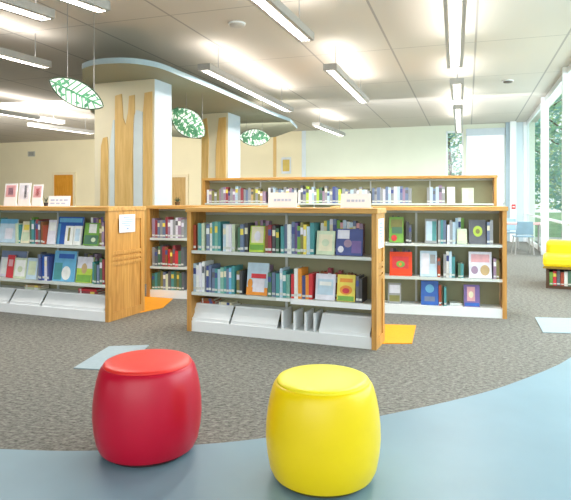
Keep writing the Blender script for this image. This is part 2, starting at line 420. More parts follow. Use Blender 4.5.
# books ------------------------------------------------------------------------
C = {'lilac white': (224, 222, 236), 'white': (236, 238, 236), 'pale blue': (182, 208, 228), 'sky blue': (92, 168, 214), 'navy blue': (58, 70, 132), 'royal blue': (36, 84, 176),
     'teal': (64, 138, 142), 'sea green': (112, 172, 154), 'dark green': (66, 106, 82), 'leaf green': (104, 158, 58), 'lime green': (176, 206, 66), 'pale green': (202, 216, 182),
     'olive': (120, 116, 62), 'brown': (124, 76, 42), 'rust red': (160, 62, 40), 'dark red': (142, 52, 60), 'red': (206, 44, 52), 'pink': (220, 156, 164), 'mauve': (150, 122, 150),
     'purple': (108, 84, 148), 'grey': (142, 144, 148), 'charcoal': (86, 88, 96), 'black': (62, 62, 66), 'slate blue': (98, 114, 148), 'yellow': (236, 212, 78), 'cream': (232, 224, 190),
     'orange': (232, 136, 40), 'tan': (190, 158, 108)}
PAL = {
 'brownred': ['rust red', 'brown', 'dark red'], 'greens': ['sea green', 'dark green', 'teal', 'pale green'], 'tealmix': ['teal', 'sea green', 'pale blue', 'sea green', 'slate blue', 'white', 'teal'],
 'pale': ['pale blue', 'lilac white', 'white', 'pale green', 'pale blue'], 'dark': ['charcoal', 'olive', 'mauve', 'dark green', 'slate blue', 'black'],
 'bright': ['lilac white', 'mauve', 'slate blue', 'leaf green', 'olive', 'yellow', 'pink', 'purple', 'white', 'teal', 'pale blue', 'navy blue'],
 'lilac': ['lilac white', 'white', 'lilac white', 'pale blue'], 'blues': ['navy blue', 'royal blue', 'slate blue'], 'wbr': ['white', 'pale blue', 'red', 'sea green', 'lilac white', 'teal', 'sky blue', 'slate blue'],
 'ends': ['charcoal', 'olive', 'mauve', 'black'], 'bwo': ['slate blue', 'navy blue', 'white', 'red', 'orange', 'teal', 'charcoal', 'lilac white'],
 'mauves': ['mauve', 'grey', 'slate blue', 'lilac white', 'mauve', 'grey', 'tan', 'pale blue', 'olive', 'dark red'], 'backmix': ['slate blue', 'white', 'charcoal', 'grey', 'lime green', 'pale blue', 'brown', 'mauve', 'navy blue', 'dark green'],
 'greyblue': ['grey', 'slate blue', 'lilac white', 'mauve', 'slate blue', 'pale blue', 'grey'], 'deep': ['dark red', 'dark green', 'brown', 'slate blue', 'charcoal', 'red', 'grey', 'cream'],
 'deepgreen': ['dark green', 'teal', 'slate blue', 'dark red', 'charcoal', 'pale green', 'olive'], 'greyteal': ['grey', 'teal', 'pale blue', 'white', 'slate blue'],
}
C = {k: tuple(255 * (q / 255) ** .84 for q in v) for k, v in C.items()}
def cm(k): return mat('cover ' + k, C[k], .45, .10, 14)
def unit_book():
    b = MB()
    b.box(0, 0, 0, .1, 1, 1, 0); b.box(.9, 0, 0, 1, 1, 1, 0); b.box(.1, 0, 0, .9, .05, 1, 0)     # boards and spine
    b.box(.1, .05, .03, .9, .96, .97, 1)                                                          # page block
    b.poly([(.03, -.003, .08), (.97, -.003, .08), (.97, -.003, .17), (.03, -.003, .17)], 2)       # shelf mark on the spine
    b.poly([(.03, -.003, .62), (.97, -.003, .62), (.97, -.003, .84), (.03, -.003, .84)], 3)       # title block
    return b
book_mesh = unit_book().mesh('book', [cm('white'), PAGES, LBL, cm('charcoal')])
N_BOOK = [0]
def ordin(n):
    return {1: '1st', 2: '2nd', 3: '3rd', 21: '21st', 22: '22nd', 23: '23rd', 31: '31st', 32: '32nd', 33: '33rd', 41: '41st', 42: '42nd', 43: '43rd', 51: '51st', 52: '52nd', 53: '53rd', 61: '61st', 62: '62nd', 63: '63rd'}.get(n, '%dth' % n)
TITLE = ['white', 'charcoal', 'cream', 'navy blue', 'lilac white', 'yellow']
proto = [None]
def book(case, x, y, z, th, dp, hh, key, label, group, lean=0):
    if proto[0] is None:
        o = bpy.data.objects.new('book', book_mesh); COL.objects.link(o); proto[0] = o
    else:
        o = proto[0].copy(); COL.objects.link(o)
    o.location = case.w(x, y, z + .0012); o.rotation_euler = (0, lean, case.a); o.scale = (th, dp, hh)
    for i, m in ((0, cm(key)), (3, cm(random.choice(TITLE + [key] * 7)))):
        o.material_slots[i].link = 'OBJECT'; o.material_slots[i].material = m
    tag(o, label, 'book', group); N_BOOK[0] += 1
    return o
PEND = []
def run(case, level, px0, px1, pal, hmin, hmax, th=(.026, .036), y=.03, dp=.18, seq=None):
    """spine-out books filling a stretch of shelf between two pixel columns"""
    x, x1 = max(case.x(px0), .046), case.x(px1); z = case.levels[level]; keys = PAL[pal]; i = 0
    last = None
    while True:
        t = random.uniform(*th)
        if x + t > x1: break
        k = keys[i % len(keys)] if seq else random.choice([q for q in keys if q != last] or keys)
        last = k; i += 1
        PEND.append((case, level, x, y + random.uniform(0, .025), z, t * .96, dp, random.uniform(hmin, hmax), k))
        x += t
LEVEL_NAME = {}
def flush():
    """place every pending book, counted from the left along its shelf"""
    by = {}
    for b in PEND: by.setdefault((b[0].name, b[1]), []).append(b)
    for (cn, lv), bs in by.items():
        bs.sort(key=lambda b: b[2])
        seen = {}
        for n, b in enumerate(bs, 1):
            case = b[0]; size = 'tall' if b[7] > .265 else ('short' if b[7] < .225 else 'upright')
            book(case, b[2], b[3], b[4], b[5], b[6], b[7], b[8],
                 '%s %s book, %s from left along the %s of the %s' % (size, b[8], ordin(n), LEVEL_NAME[(cn, lv)], cn),
                 'spine-out books on the %s of the %s' % (LEVEL_NAME[(cn, lv)], cn))
def faceout(case, level, px0, px1, pytop, cover, pics, label, y=.05, tilt=.16, name='picture_book', zoff=0):
    """a book standing face out. pics: (u0,v0,u1,v1,colour,shape)"""
    x0, x1 = case.x(px0, y), case.x(px1, y); z = case.levels[level] + zoff
    hh = max(.12, case.z((px0 + px1) / 2, pytop, y + .03) - z); w = x1 - x0
    t = thing(name, case.w(x0, y, z + .001), 0, label, 'book', 'face-out books on the bookcases')
    t.rotation_euler = (-tilt, 0, case.a); t.rotation_mode = 'XYZ'
    t.matrix_world = case.t_matrix() @ Matrix.Translation((x0, y, z + .0045)) @ Matrix.Rotation(-tilt, 4, 'X')
    m = MB(); m.box(0, 0, 0, w, .003, hh, 0); m.box(0, .015, 0, w, .018, hh, 0); m.box(0, .003, 0, .004, .015, hh, 0)
    m.box(.004, .003, .004, w - .004, .015, hh - .004, 1)
    m.build('cover', [cover if not isinstance(cover, str) else cm(cover), PAGES], t)
    for k, (u0, v0, u1, v1, c, sh) in enumerate(pics):
        a0, a1, b0, b1 = u0 * w, u1 * w, v0 * hh, v1 * hh
        yy = -.0012 - .0006 * k
        if sh == 'o':
            q = [((a0 + a1) / 2 + (a1 - a0) / 2 * math.cos(s * math.pi / 12), (b0 + b1) / 2 + (b1 - b0) / 2 * math.sin(s * math.pi / 12)) for s in range(24)]
        elif sh == 't':
            q = [(a0, b0), (a1, b0), ((a0 + a1) / 2, b1)]
        else: q = [(a0, b0), (a1, b0), (a1, b1), (a0, b1)]
        MB().vprism(q, yy, 0).build('cover_picture', cm(c), t)
    return t
def flat_stack(case, level, px0, px1, n, keys, label_fmt, y=.135, zo=0):
    x0, x1 = case.x(px0), case.x(px1); z = case.levels[level] + .001 + zo
    for k in range(n):
        key = keys[k % len(keys)]; t = .024
        o = book(case, 0, 0, 0, t, .14, (x1 - x0) * random.uniform(.88, 1), key, label_fmt % (key, ['bottom', 'second', 'third', 'fourth'][k]), 'flat stacked books')
        o.matrix_world = case.t_matrix() @ Matrix.Translation((x0, y, z + t + .0005)) @ Matrix.Rotation(math.radians(90), 4, 'Y') @ Matrix.Diagonal((t, .14, o.scale[2], 1))
        z += t + .001

cen = Case('central bookcase', 'double-sided oak bookcase with white shelves directly behind the two drum stools', at(187, 331), at(376.5, 350.5), dep=.32, single=True)
d_r = Vector((2.325, 5.88, 0)); dirR = (at(505, 318.5) - at(387, 313)).normalized()
rig = Case('right bookcase', 'oak bookcase with sparse face-out picture books on three shelves beside the open aisle', d_r - dirR * 1.86, d_r, shelves=(.41, .775))
mP = at(146.5, 297.5); dirM = Vector((math.cos(math.radians(-14)), math.sin(math.radians(-14)), 0))
mid = Case('gap bookcase', 'oak bookcase seen through the gap behind the orange carpet strip and central bookcase', mP, mP + dirM * 1.88, shelves=(.40, .765))
lQ = at(108.5, 322.5); dirL = (lQ - at(0, 312)).normalized()
lef = Case('left bookcase', 'oak bookcase with a white notice on its end panel and display cards on top', lQ - dirL * 2.75, lQ, dep=.62, bays=3)
bP, bQ = Vector((-1.52, 10.25, 0)), Vector((3.39, 8.98, 0))
bak = Case('back bookcase', 'long taller oak bookcase standing behind all the low ones below the pale wall', bP, bQ, hgt=1.65, dep=.5, shelves=(.46, .83, 1.195), bays=5)
for c in (cen, rig, mid, lef):
    LEVEL_NAME.update({(c.name, 0): 'bottom shelf', (c.name, 1): 'middle shelf', (c.name, 2): 'upper shelf'})
LEVEL_NAME[(bak.name, 3)] = 'top shelf'
# sloped white display shelves on the bottom level
cen.sloped(190, 229); cen.sloped(231, 277); cen.sloped(319, 370)
lef.sloped(-44, 8); lef.sloped(10, 40); lef.sloped(42, 104)
# white wire dividers in the central bookcase's bottom bay
for px in (282, 294, 305, 314):
    x = cen.x(px, .06)
    MB().box(x, .04, .1, x + .02, .25, .26).build('divider', WHITE, cen.t, bevel=.003)
# price-rail lip on the pulled-out lower right shelf
MB().box(cen.x(291, .0), -.012, .335, cen.x(371, .0), .011, .378).build('shelf_lip', WHITE, cen.t)
MB().box(cen.x(276, .0), .0, .352, cen.x(290, .0), .011, .374).build('shelf_lip', WHITE, cen.t)

# central, upper shelf
run(cen, 2, 193, 198, 'brownred', .24, .27); run(cen, 2, 197, 206, 'greens', .25, .285); run(cen, 2, 206, 223, 'tealmix', .25, .29)
run(cen, 2, 223, 238, 'pale', .24, .28); run(cen, 2, 238, 249, 'dark', .2, .28)
faceout(cen, 2, 249, 264, 226, 'lime green', [(.1, .35, .9, .97, 'cream', 'r'), (.3, .4, .7, .8, 'lilac white', 'o'), (.05, .08, .95, .28, 'leaf green', 'r')], 'lime green face-out book with a pale figure on the central bookcase upper shelf')
run(cen, 2, 265, 272, 'brownred', .22, .27); run(cen, 2, 272, 281, 'dark', .2, .27); run(cen, 2, 281, 315, 'bright', .24, .29)
faceout(cen, 2, 316, 334, 231, 'pale green', [(.12, .15, .88, .85, 'cream', 'r'), (.3, .35, .7, .65, 'pale green', 'o')], 'pale sage green face-out book beside the dark purple one on the central bookcase')
faceout(cen, 2, 335.5, 362, 229, 'navy blue', [(.05, .62, .5, .95, 'lilac white', 'r'), (.3, .3, .6, .6, 'mauve', 'o'), (.6, .1, .95, .55, 'purple', 'r'), (.08, .1, .3, .35, 'lilac white', 'o')], 'large navy and purple patterned face-out book on the central bookcase upper shelf')
# central, middle shelf
run(cen, 1, 193, 206, 'lilac', .25, .29); run(cen, 1, 206, 212, 'blues', .24, .28); run(cen, 1, 212, 236, 'wbr', .21, .27); run(cen, 1, 236, 245, 'dark', .15, .24)
faceout(cen, 1, 246, 267, 263, 'pale blue', [(0, 0, 1, .24, 'orange', 'r'), (.3, .1, .85, .5, 'lilac white', 'r'), (.2, .52, .9, .66, 'red', 'r'), (.05, .2, .28, .5, 'orange', 'o')], 'sky blue and orange picture book with red title on the central bookcase')
run(cen, 1, 268, 276, 'dark', .16, .24); run(cen, 1, 276, 291, 'tealmix', .2, .26); run(cen, 1, 291, 314, 'bwo', .2, .27)
faceout(cen, 1, 315, 334.5, 274, 'lilac white', [(.1, .2, .9, .8, 'pale blue', 'r'), (.2, .55, .8, .7, 'white', 'r')], 'pale blue and white face-out book left of the yellow one on the central bookcase')
faceout(cen, 1, 336.5, 354.5, 275, 'yellow', [(.05, .02, .95, .2, 'leaf green', 'r'), (.15, .25, .85, .6, 'orange', 'o'), (.3, .3, .7, .5, 'red', 'o'), (.15, .72, .85, .86, 'orange', 'r')], 'yellow picture book with an orange and red centre on the central bookcase')
run(cen, 1, 355.5, 364, 'ends', .18, .24)
flat_stack(cen, 0, 196, 210, 2, ['rust red', 'brown'], '%s book lying flat, %s one of the pile under the lilac white spines', zo=.148)
flat_stack(cen, 0, 214, 228, 1, ['cream'], '%s book lying flat alone, %s level white display shelf of the central bookcase', zo=.148)
flat_stack(lef, 0, 72, 92, 2, ['dark red', 'red'], '%s book lying flat, %s of the pile beneath the vivid green picture book', zo=.148)
flat_stack(lef, 0, 18, 34, 2, ['pale green', 'tan'], '%s book lying flat, %s of the pile on the left bookcase display shelf', zo=.148)
flat_stack(rig, 0, 450, 462, 1, ['white'], '%s book lying flat, %s shelf level, left of the purple picture book', y=.1)
# right bookcase
faceout(rig, 2, 389, 403.5, 217, 'leaf green', [(.1, .55, .9, .9, 'olive', 'r'), (.15, .05, .55, .3, 'red', 'o'), (.2, .35, .9, .6, 'dark green', 'r')], 'green picture book with a red spot on the right bookcase upper shelf')
run(rig, 2, 406, 412, 'ends', .2, .24)
faceout(rig, 2, 425, 437, 219, 'grey', [(.1, .1, .6, .9, 'pale blue', 'r'), (.6, .1, .95, .9, 'teal', 'r')], 'grey and teal face-out book on the right bookcase upper shelf')
run(rig, 2, 438, 447, 'greyteal', .25, .27); run(rig, 2, 447, 456, 'greyblue', .2, .26)
faceout(rig, 2, 457, 467, 229, 'pale green', [(.15, .2, .85, .8, 'cream', 'r')], 'small pale green face-out book left of the dark disc book')
faceout(rig, 2, 469, 486, 220, 'charcoal', [(.25, .3, .8, .75, 'lime green', 'o'), (.4, .42, .65, .62, 'olive', 'o')], 'charcoal picture book with a round lime green disc on the right bookcase')
run(rig, 2, 487, 494, 'greyblue', .22, .26)
faceout(rig, 1, 389.5, 412, 252, mat('cover vermilion', (236, 70, 28), .45, .08, 14), [(.12, .3, .85, .8, 'red', 'r'), (.3, .35, .68, .62, 'leaf green', 'o'), (.42, .4, .55, .55, 'orange', 'o')], 'square red orange picture book with a green creature on the right bookcase')
faceout(rig, 1, 420, 437, 251, 'pale blue', [(.08, .1, .55, .9, 'lilac white', 'r'), (.6, .5, .9, .85, 'grey', 'r')], 'pale grey blue face-out book right of the red orange one on the middle shelf')
run(rig, 1, 437.5, 443, 'brownred', .2, .25); run(rig, 1, 443.5, 458, 'greyteal', .22, .29)
run(rig, 1, 458, 466, 'greens', .13, .2)
faceout(rig, 1, 469, 492, 252, 'lilac white', [(.1, .6, .9, .9, 'pink', 'r'), (.5, .1, .9, .5, 'tan', 'o'), (.1, .15, .4, .45, 'mauve', 'o')], 'white and pink picture book with a tan round figure on the right bookcase')
run(rig, 1, 493.5, 502, 'ends', .18, .26)
faceout(rig, 0, 388, 401, 283, 'grey', [(.1, .5, .9, .9, 'lilac white', 'r'), (.1, .1, .9, .4, 'olive', 'r')], 'dull grey face-out book on the right bookcase bottom shelf')
faceout(rig, 0, 421, 438.5, 281, 'royal blue', [(.2, .15, .8, .35, 'slate blue', 'r'), (.25, .5, .75, .85, 'sky blue', 'o')], 'royal blue face-out book standing on the right bookcase bottom shelf')
run(rig, 0, 439, 443.5, 'brownred', .22, .25); run(rig, 0, 444, 449, 'greyteal', .2, .25)
faceout(rig, 0, 464, 480, 285, 'purple', [(.2, .25, .7, .9, 'pink', 'r'), (.3, .4, .6, .7, 'cream', 'o'), (.05, .03, .95, .18, 'royal blue', 'r')], 'purple picture book with a peach figure on the right bookcase bottom shelf')
# gap bookcase
run(mid, 2, 152, 186, 'mauves', .22, .27, th=(.03, .042)); run(mid, 1, 152, 186, 'deep', .2, .27, th=(.03, .042)); run(mid, 0, 152, 186, 'deepgreen', .2, .25, th=(.03, .042))
# left bookcase
faceout(lef, 2, -2, 15, 219, 'sky blue', [(0, 0, 1, .8, 'pale blue', 'r'), (.35, .15, .8, .6, 'lilac white', 'r')], 'pale blue face-out book with a bright blue top edge on the left bookcase')
run(lef, 2, 15.5, 20, 'greens', .2, .24)
faceout(lef, 2, 20.5, 29, 221.5, 'cream', [(.1, .1, .9, .5, 'pale green', 'r'), (.2, .6, .8, .85, 'yellow', 'r')], 'cream and pale green face-out book on the left bookcase upper shelf')
run(lef, 2, 29.5, 41, 'deepgreen', .22, .27, seq=1); run(lef, 2, 41, 46, 'brownred', .2, .26)
faceout(lef, 2, 46.5, 54.5, 220, 'lilac white', [(.1, .55, .9, .9, 'white', 'r'), (.2, .1, .8, .4, 'lilac white', 'o')], 'narrow lilac white face-out book on the left bookcase upper shelf')
faceout(lef, 2, 56, 81, 217, 'royal blue', [(.05, .8, .95, .95, 'sky blue', 'r'), (0, .0, .12, .75, 'sky blue', 'r')], 'large royal blue face-out book behind two small white ones on the left bookcase', y=.09)
faceout(lef, 2, 64, 72, 226, 'white', [(.35, .2, .6, .9, 'olive', 'r')], 'small white book with an olive stripe in front of the royal blue one', y=.045)
faceout(lef, 2, 72.5, 80, 226, 'white', [(.2, .2, .8, .85, 'pale blue', 'r')], 'small white book with a pale blue panel in front of the royal blue one', y=.045)
faceout(lef, 2, 83, 98, 223, 'leaf green', [(.3, .55, .8, .95, 'white', 'r'), (.05, .05, .95, .45, 'dark green', 'r'), (.5, .15, .8, .35, 'pale green', 'o')], 'mossy green face-out book with a white patch near the left bookcase end panel')
run(lef, 2, 99, 104.5, 'ends', .2, .26)
run(lef, 2, -45, -5, 'tealmix', .22, .28); run(lef, 1, -45, -12, 'wbr', .22, .28)
faceout(lef, 1, -1, 24, 251, 'lilac white', [(0, .75, 1, 1, 'slate blue', 'r'), (.05, .1, .6, .7, 'white', 'r')], 'lilac white face-out book behind the red one on the left bookcase', y=.1)
faceout(lef, 1, 5.5, 12.5, 255, 'red', [(.2, .5, .8, .8, 'pink', 'r')], 'narrow crimson face-out book on the left bookcase middle shelf', y=.06)
faceout(lef, 1, 12.8, 25, 258, 'pale green', [(.1, .1, .9, .9, 'white', 'r'), (.3, .3, .7, .6, 'pale green', 'o')], 'white and pale green face-out book just right of the crimson one', y=.05)
faceout(lef, 1, 25.5, 36, 258, 'pale blue', [(.15, .2, .85, .85, 'pale green', 'r')], 'pale blue framed green face-out book left of the dark blue spines', y=.05)
run(lef, 1, 37, 45, 'blues', .24, .28); run(lef, 1, 45, 51, 'bwo', .22, .27)
faceout(lef, 1, 52, 74, 251, 'sky blue', [(.05, .05, .4, .6, 'teal', 'r'), (.4, .05, .8, .5, 'white', 'o'), (.2, .75, .9, .9, 'royal blue', 'r')], 'bright sky blue picture book with a white shape on the left bookcase')
faceout(lef, 1, 75.5, 91, 257, 'lime green', [(.0, .55, 1, 1, 'lilac white', 'r'), (.3, .35, .65, .75, 'tan', 'o'), (.05, .03, .95, .3, 'leaf green', 'r')], 'white and vivid green picture book with a tan figure on the left bookcase')
run(lef, 1, 92, 104.5, 'deepgreen', .18, .27)
# back bookcase
run(bak, 3, 207, 268, 'mauves', .2, .3, th=(.04, .056), dp=.15); run(bak, 3, 268, 298, 'greyblue', .22, .3, th=(.04, .056), dp=.15); run(bak, 3, 298, 342, 'backmix', .2, .31, th=(.04, .056), dp=.15)
run(bak, 3, 342, 372, 'greyblue', .2, .28, th=(.04, .056), dp=.15); run(bak, 3, 372, 412, 'greyblue', .23, .29, th=(.04, .056), dp=.15); run(bak, 3, 427, 446, 'greyblue', .24, .31, th=(.04, .056), dp=.15)
faceout(bak, 3, 447, 455, 187, 'white', [(.15, .2, .85, .8, 'lilac white', 'r')], 'white face-out book right of the grey spines on the back bookcase')
faceout(bak, 3, 462, 474, 188, 'pale green', [(.1, .2, .5, .9, 'white', 'r')], 'pale green face-out book near the empty end of the back bookcase')
run(cen, 2, 316, 363, 'bright', .27, .31, y=.15, dp=.065); run(cen, 1, 316, 352, 'brownred', .19, .27, y=.15, dp=.065)
run(cen, 2, 249, 264, 'dark', .26, .3, y=.15, dp=.065); run(cen, 1, 247, 266, 'dark', .22, .27, y=.15, dp=.065)
run(lef, 2, 83, 98, 'bright', .26, .3, y=.16, dp=.07); run(lef, 1, 76, 91, 'ends', .27, .3, y=.16, dp=.07); run(lef, 2, 20, 29, 'bright', .26, .3, y=.16, dp=.07)
run(lef, 1, 30, 37, 'ends', .26, .3, y=.17, dp=.07)
run(rig, 2, 388, 404, 'ends', .27, .3, y=.15, dp=.065); run(rig, 1, 390, 411, 'ends', .27, .3, y=.15, dp=.065); run(rig, 1, 470, 491, 'ends', .24, .28, y=.15, dp=.065)
run(rig, 2, 456, 468, 'bright', .27, .3, y=.15, dp=.065)
flush()
# shelf sign card hung at the back bookcase end
def sign(P, a, w, h, label, lines, lean=.12):
    t = thing('sign_card', P, a, label, 'sign', 'white sign cards on the bookcases')
    m = MB(); m.hexa([(0, 0, 0), (w, 0, 0), (w, .006, 0), (0, .006, 0), (0, h * lean, h), (w, h * lean, h), (w, h * lean + .006, h), (0, h * lean + .006, h)])
    m.build('card', mat('card_white', (244, 242, 246), .5, .02), t)
    MB().box(0, 0, 0, w, .09, .004).build('foot', mat('clear_acrylic', (226, 228, 234), .2, .02), t)
    for (u0, v0, u1, v1) in lines:
        q = MB(); q.hexa([(u0 * w, v0 * h * lean - .001, v0 * h), (u1 * w, v0 * h * lean - .001, v0 * h), (u1 * w, v0 * h * lean, v0 * h), (u0 * w, v0 * h * lean, v0 * h),
                          (u0 * w, v1 * h * lean - .001, v1 * h), (u1 * w, v1 * h * lean - .001, v1 * h), (u1 * w, v1 * h * lean, v1 * h), (u0 * w, v1 * h * lean, v1 * h)])
        q.build('printed_text', mat('lilac_ink', (188, 196, 222), .6, .05), t)
    return t
def words(u0, u1, v0, v1, n):
    out = []; x = u0
    ws = [random.uniform(.6, 1.4) for _ in range(n)]; s = (u1 - u0) / (sum(ws) + .35 * (n - 1))
    for w in ws: out.append((x, v0, x + w * s, v1)); x += (w + .35) * s
    return out
for (p0, p1, pt, lab) in ((268, 296.5, 192.5, 'white sign card standing mid-way along the central bookcase top, faint one-line lettering'), (340.5, 370.5, 193.5, 'white sign card standing at the right end of the central bookcase top')):
    y = .2; x0, x1 = cen.x(p0, y), cen.x(p1, y); dd = cen.d((x0 + x1) / 2, y)
    sign(cen.w(x0, y, cen.hgt), cen.a, x1 - x0, EYE + (HZ - pt) * dd / F - cen.hgt, lab, words(.2, .8, .42, .58, 5))
y = .2; x0, x1 = lef.x(48, y), lef.x(69.5, y)
sign(lef.w(x0, y, lef.hgt), lef.a, x1 - x0, .115, 'white sign card with two faint text lines on the left bookcase top', words(.1, .9, .5, .68, 4) + words(.1, .8, .2, .36, 3))
# display cards on the left bookcase top
def card(px0, px1, pt, pics, label):
    y = .25; x0, x1 = lef.x(px0, y), lef.x(px1, y); dd = lef.d((x0 + x1) / 2, y)
    w, h = x1 - x0, EYE + (HZ - pt) * dd / F - lef.hgt
    t = thing('display_card', lef.w(x0, y, lef.hgt + .001), lef.a, label, 'card', 'display cards on the left bookcase')
    MB().hexa([(0, 0, 0), (w, 0, 0), (w, .01, 0), (0, .01, 0), (0, .03, h), (w, .03, h), (w, .04, h), (0, .04, h)]).build('card', mat('card_white', (244, 242, 246), .5, .02), t)
    MB().hexa([(w * .4, .012, 0), (w * .6, .012, 0), (w * .6, .1, 0), (w * .4, .1, 0), (w * .4, .035, h * .7), (w * .6, .035, h * .7), (w * .6, .042, h * .7), (w * .4, .042, h * .7)]).build('easel_back', WHITE, t)
    for (u0, v0, u1, v1, c) in pics:
        s0, s1 = .03 * v0 - .0015, .03 * v1 - .0015
        MB().hexa([(u0 * w, s0, v0 * h), (u1 * w, s0, v0 * h), (u1 * w, s0 + .002, v0 * h), (u0 * w, s0 + .002, v0 * h), (u0 * w, s1, v1 * h), (u1 * w, s1, v1 * h), (u1 * w, s1 + .002, v1 * h), (u0 * w, s1 + .002, v1 * h)]).build('printed_picture', cm(c), t)
card(3.5, 15.5, 183.5, [(.1, .4, .9, .92, 'pink'), (.3, .5, .7, .8, 'mauve')], 'white display card with a dusty pink picture, first from left on the left bookcase')
card(17.5, 29, 183, [(.12, .3, .88, .92, 'lilac white'), (.5, .36, .72, .9, 'charcoal')], 'white display card with a dark standing figure on the left bookcase top')
card(31.5, 41, 184.5, [(.1, .4, .9, .92, 'pink'), (.3, .48, .72, .82, 'red')], 'white display card with a red picture on the left bookcase top')
# small desk-tidy plant beside the sign
y = .2; P = lef.w(lef.x(46, y), y, lef.hgt + .001)
t = thing('potted_plant', P, 0, 'tiny dark potted sprig beside the sign card on the left bookcase', 'plant')
MB().lathe([(.014, 0), (.02, .001), (.024, .04), (.022, .041)], 16).build('pot', DARK, t)
sp = MB()
for k in range(9):
    a = k * 2.4; r = .012 + .003 * k
    sp.tube((0, 0, .04), (r * math.cos(a), r * math.sin(a), .075 + .006 * k), .003, .001, 6)
sp.build('sprig', mat('dull_leaf', (70, 84, 72), .6), t)
# plant by the tan door, on the gap bookcase
t = thing('potted_plant', mid.w(mid.x(177.5, .3), .3, mid.hgt + .001), 0, 'small dark green potted plant on the gap bookcase top in front of the tan door', 'plant')
MB().lathe([(.024, 0), (.03, .001), (.036, .045), (.033, .046)], 16).build('pot', mat('brown_pot', (92, 70, 40), .6), t)
sp = MB()
for k in range(14):
    a = k * 2.4; r = .02 + .0025 * k
    sp.tube((0, 0, .045), (r * math.cos(a), r * math.sin(a), .07 + .003 * (14 - k)), .006, .002, 6)
sp.build('foliage', mat('dark_leaf', (46, 66, 40), .6), t)
# notices on end panels
def notice(case, y0, y1, z0, z1, label):
    t = thing('paper_notice', case.w(case.L + .0005, y0, z0), case.a, label, 'notice', 'paper notices on the end panels')
    MB().box(0, 0, 0, .002, y1 - y0, z1 - z0).build('sheet', mat('paper_white', (238, 240, 250), .7, .02), t)
    w, h = y1 - y0, z1 - z0
    for (u0, v0, u1, v1) in ((.25, .82, .75, .87), (.15, .68, .85, .72), (.15, .58, .85, .62), (.15, .48, .8, .52), (.3, .36, .7, .4), (.45, .16, .58, .26)):
        MB().box(.002, u0 * w, v0 * h, .003, u1 * w, v1 * h).build('printed_text', mat('grey_blue_ink', (150, 168, 208), .6, .05), t)
notice(lef, .17, .44, .905, 1.095, 'white paper notice with pale blue printing on the left bookcase end panel')
notice(cen, .07, .27, .84, 1.09, 'white paper notice on the central bookcase end panel above the orange carpet strip')

# ------------------------------------------------------------------ ceiling lights
ZL = 3.15
def pendant(pa, pb, label, ext=0, wdt=.2, power=50, z=ZL):
    A = at(pa[0], pa[1], z); B = at(pb[0], pb[1], z)
    d = (A - B).normalized(); A = A + d * ext
    L = (A - B).length; a = math.atan2((B - A).y, (B - A).x)
    t = thing('linear_pendant_light', A, a, label, 'ceiling light', 'long pendant ceiling lights')
    h = MB(); q = wdt / 2
    h.box(0, -q, 0, L, -q + .045, .09); h.box(0, q - .045, 0, L, q, .09); h.box(0, -q + .045, .06, L, q - .045, .075)
    h.build('housing', ALU, t)
    n = max(1, round(L / 1.3))
    for k in range(n):
        MB().box(L * k / n + .03, -q + .05, .02, L * (k + 1) / n - .03, q - .05, .045).build('lens', LENS, t)
    for x in (0, L): MB().box(x - .01, -q, -.002, x + .01, q, .092).build('end_cap', ALU, t)
    for x in (L * .12, L * .88): MB().tube((x, 0, .075), (x, 0, H - z), .006, n=6).build('cable', CABLE, t)
    ld = bpy.data.lights.new('uplight', 'AREA'); ld.shape = 'RECTANGLE'; ld.size = L * .95; ld.size_y = wdt * .5
    ld.energy = power * L; ld.color = (1, .95, .89)
    lo = bpy.data.objects.new('uplight', ld); COL.objects.link(lo); lo.parent = t; lo.location = (L / 2, 0, .1); lo.rotation_euler = (math.pi, 0, 0)
    l2 = bpy.data.lights.new('downlight', 'AREA'); l2.shape = 'RECTANGLE'; l2.size = L * .95; l2.size_y = wdt * .45
    l2.energy = power * L * 4.4; l2.color = (1, .95, .88)
    lo = bpy.data.objects.new('downlight', l2); COL.objects.link(lo); lo.parent = t; lo.location = (L / 2, 0, .015)
    return t
PW = 4.2
pendant((455, 0), (455, 68), 'long pendant light running straight down from the top edge above the right bookcase', 1.2, .22, PW)
pendant((457, 84), (457.5, 100), 'short pendant light next beyond the long one above the right bookcase', 0, .22, PW)
pendant((458, 109), (459, 133), 'pendant light ending in front of the window with no blind', 0, .2, PW)
pendant((256, -2), (306, 41), 'slanting pendant light at the top edge, middle of the picture', .6, .2, PW)
pendant((330, 70), (364, 103), 'slanting pendant light ahead of the middle one, over the central bookcase right end', 0, .2, PW)
pendant((204, 70), (289, 112), 'long pendant light running along beside the curved canopy edge', 0, .2, PW)
pendant((68, 0), (103, 12), 'pendant light at the top edge above the clad pillar', .9, .2, PW)
pendant((0, 5), (47, 20), 'pendant light at the top left corner of the picture', .6, .24, PW)
pendant((0, 56), (46, 68), 'pendant light at the left edge ahead of the leaf ornaments', .8, .2, PW)
pendant((0, 114), (62, 124), 'far pendant light over the left bookcase, lower of the left ones', .5, .2, PW)
pendant((30, 126), (92, 134), 'farthest pendant light, partly behind the clad pillar', 0, .2, PW)
pendant((316, 126), (342, 136), 'small far pendant light above the back bookcase middle', 0, .2, PW)
pendant((540, 98), (572, 84), 'pendant light near the glazed wall', 0, .2, PW) if False else None

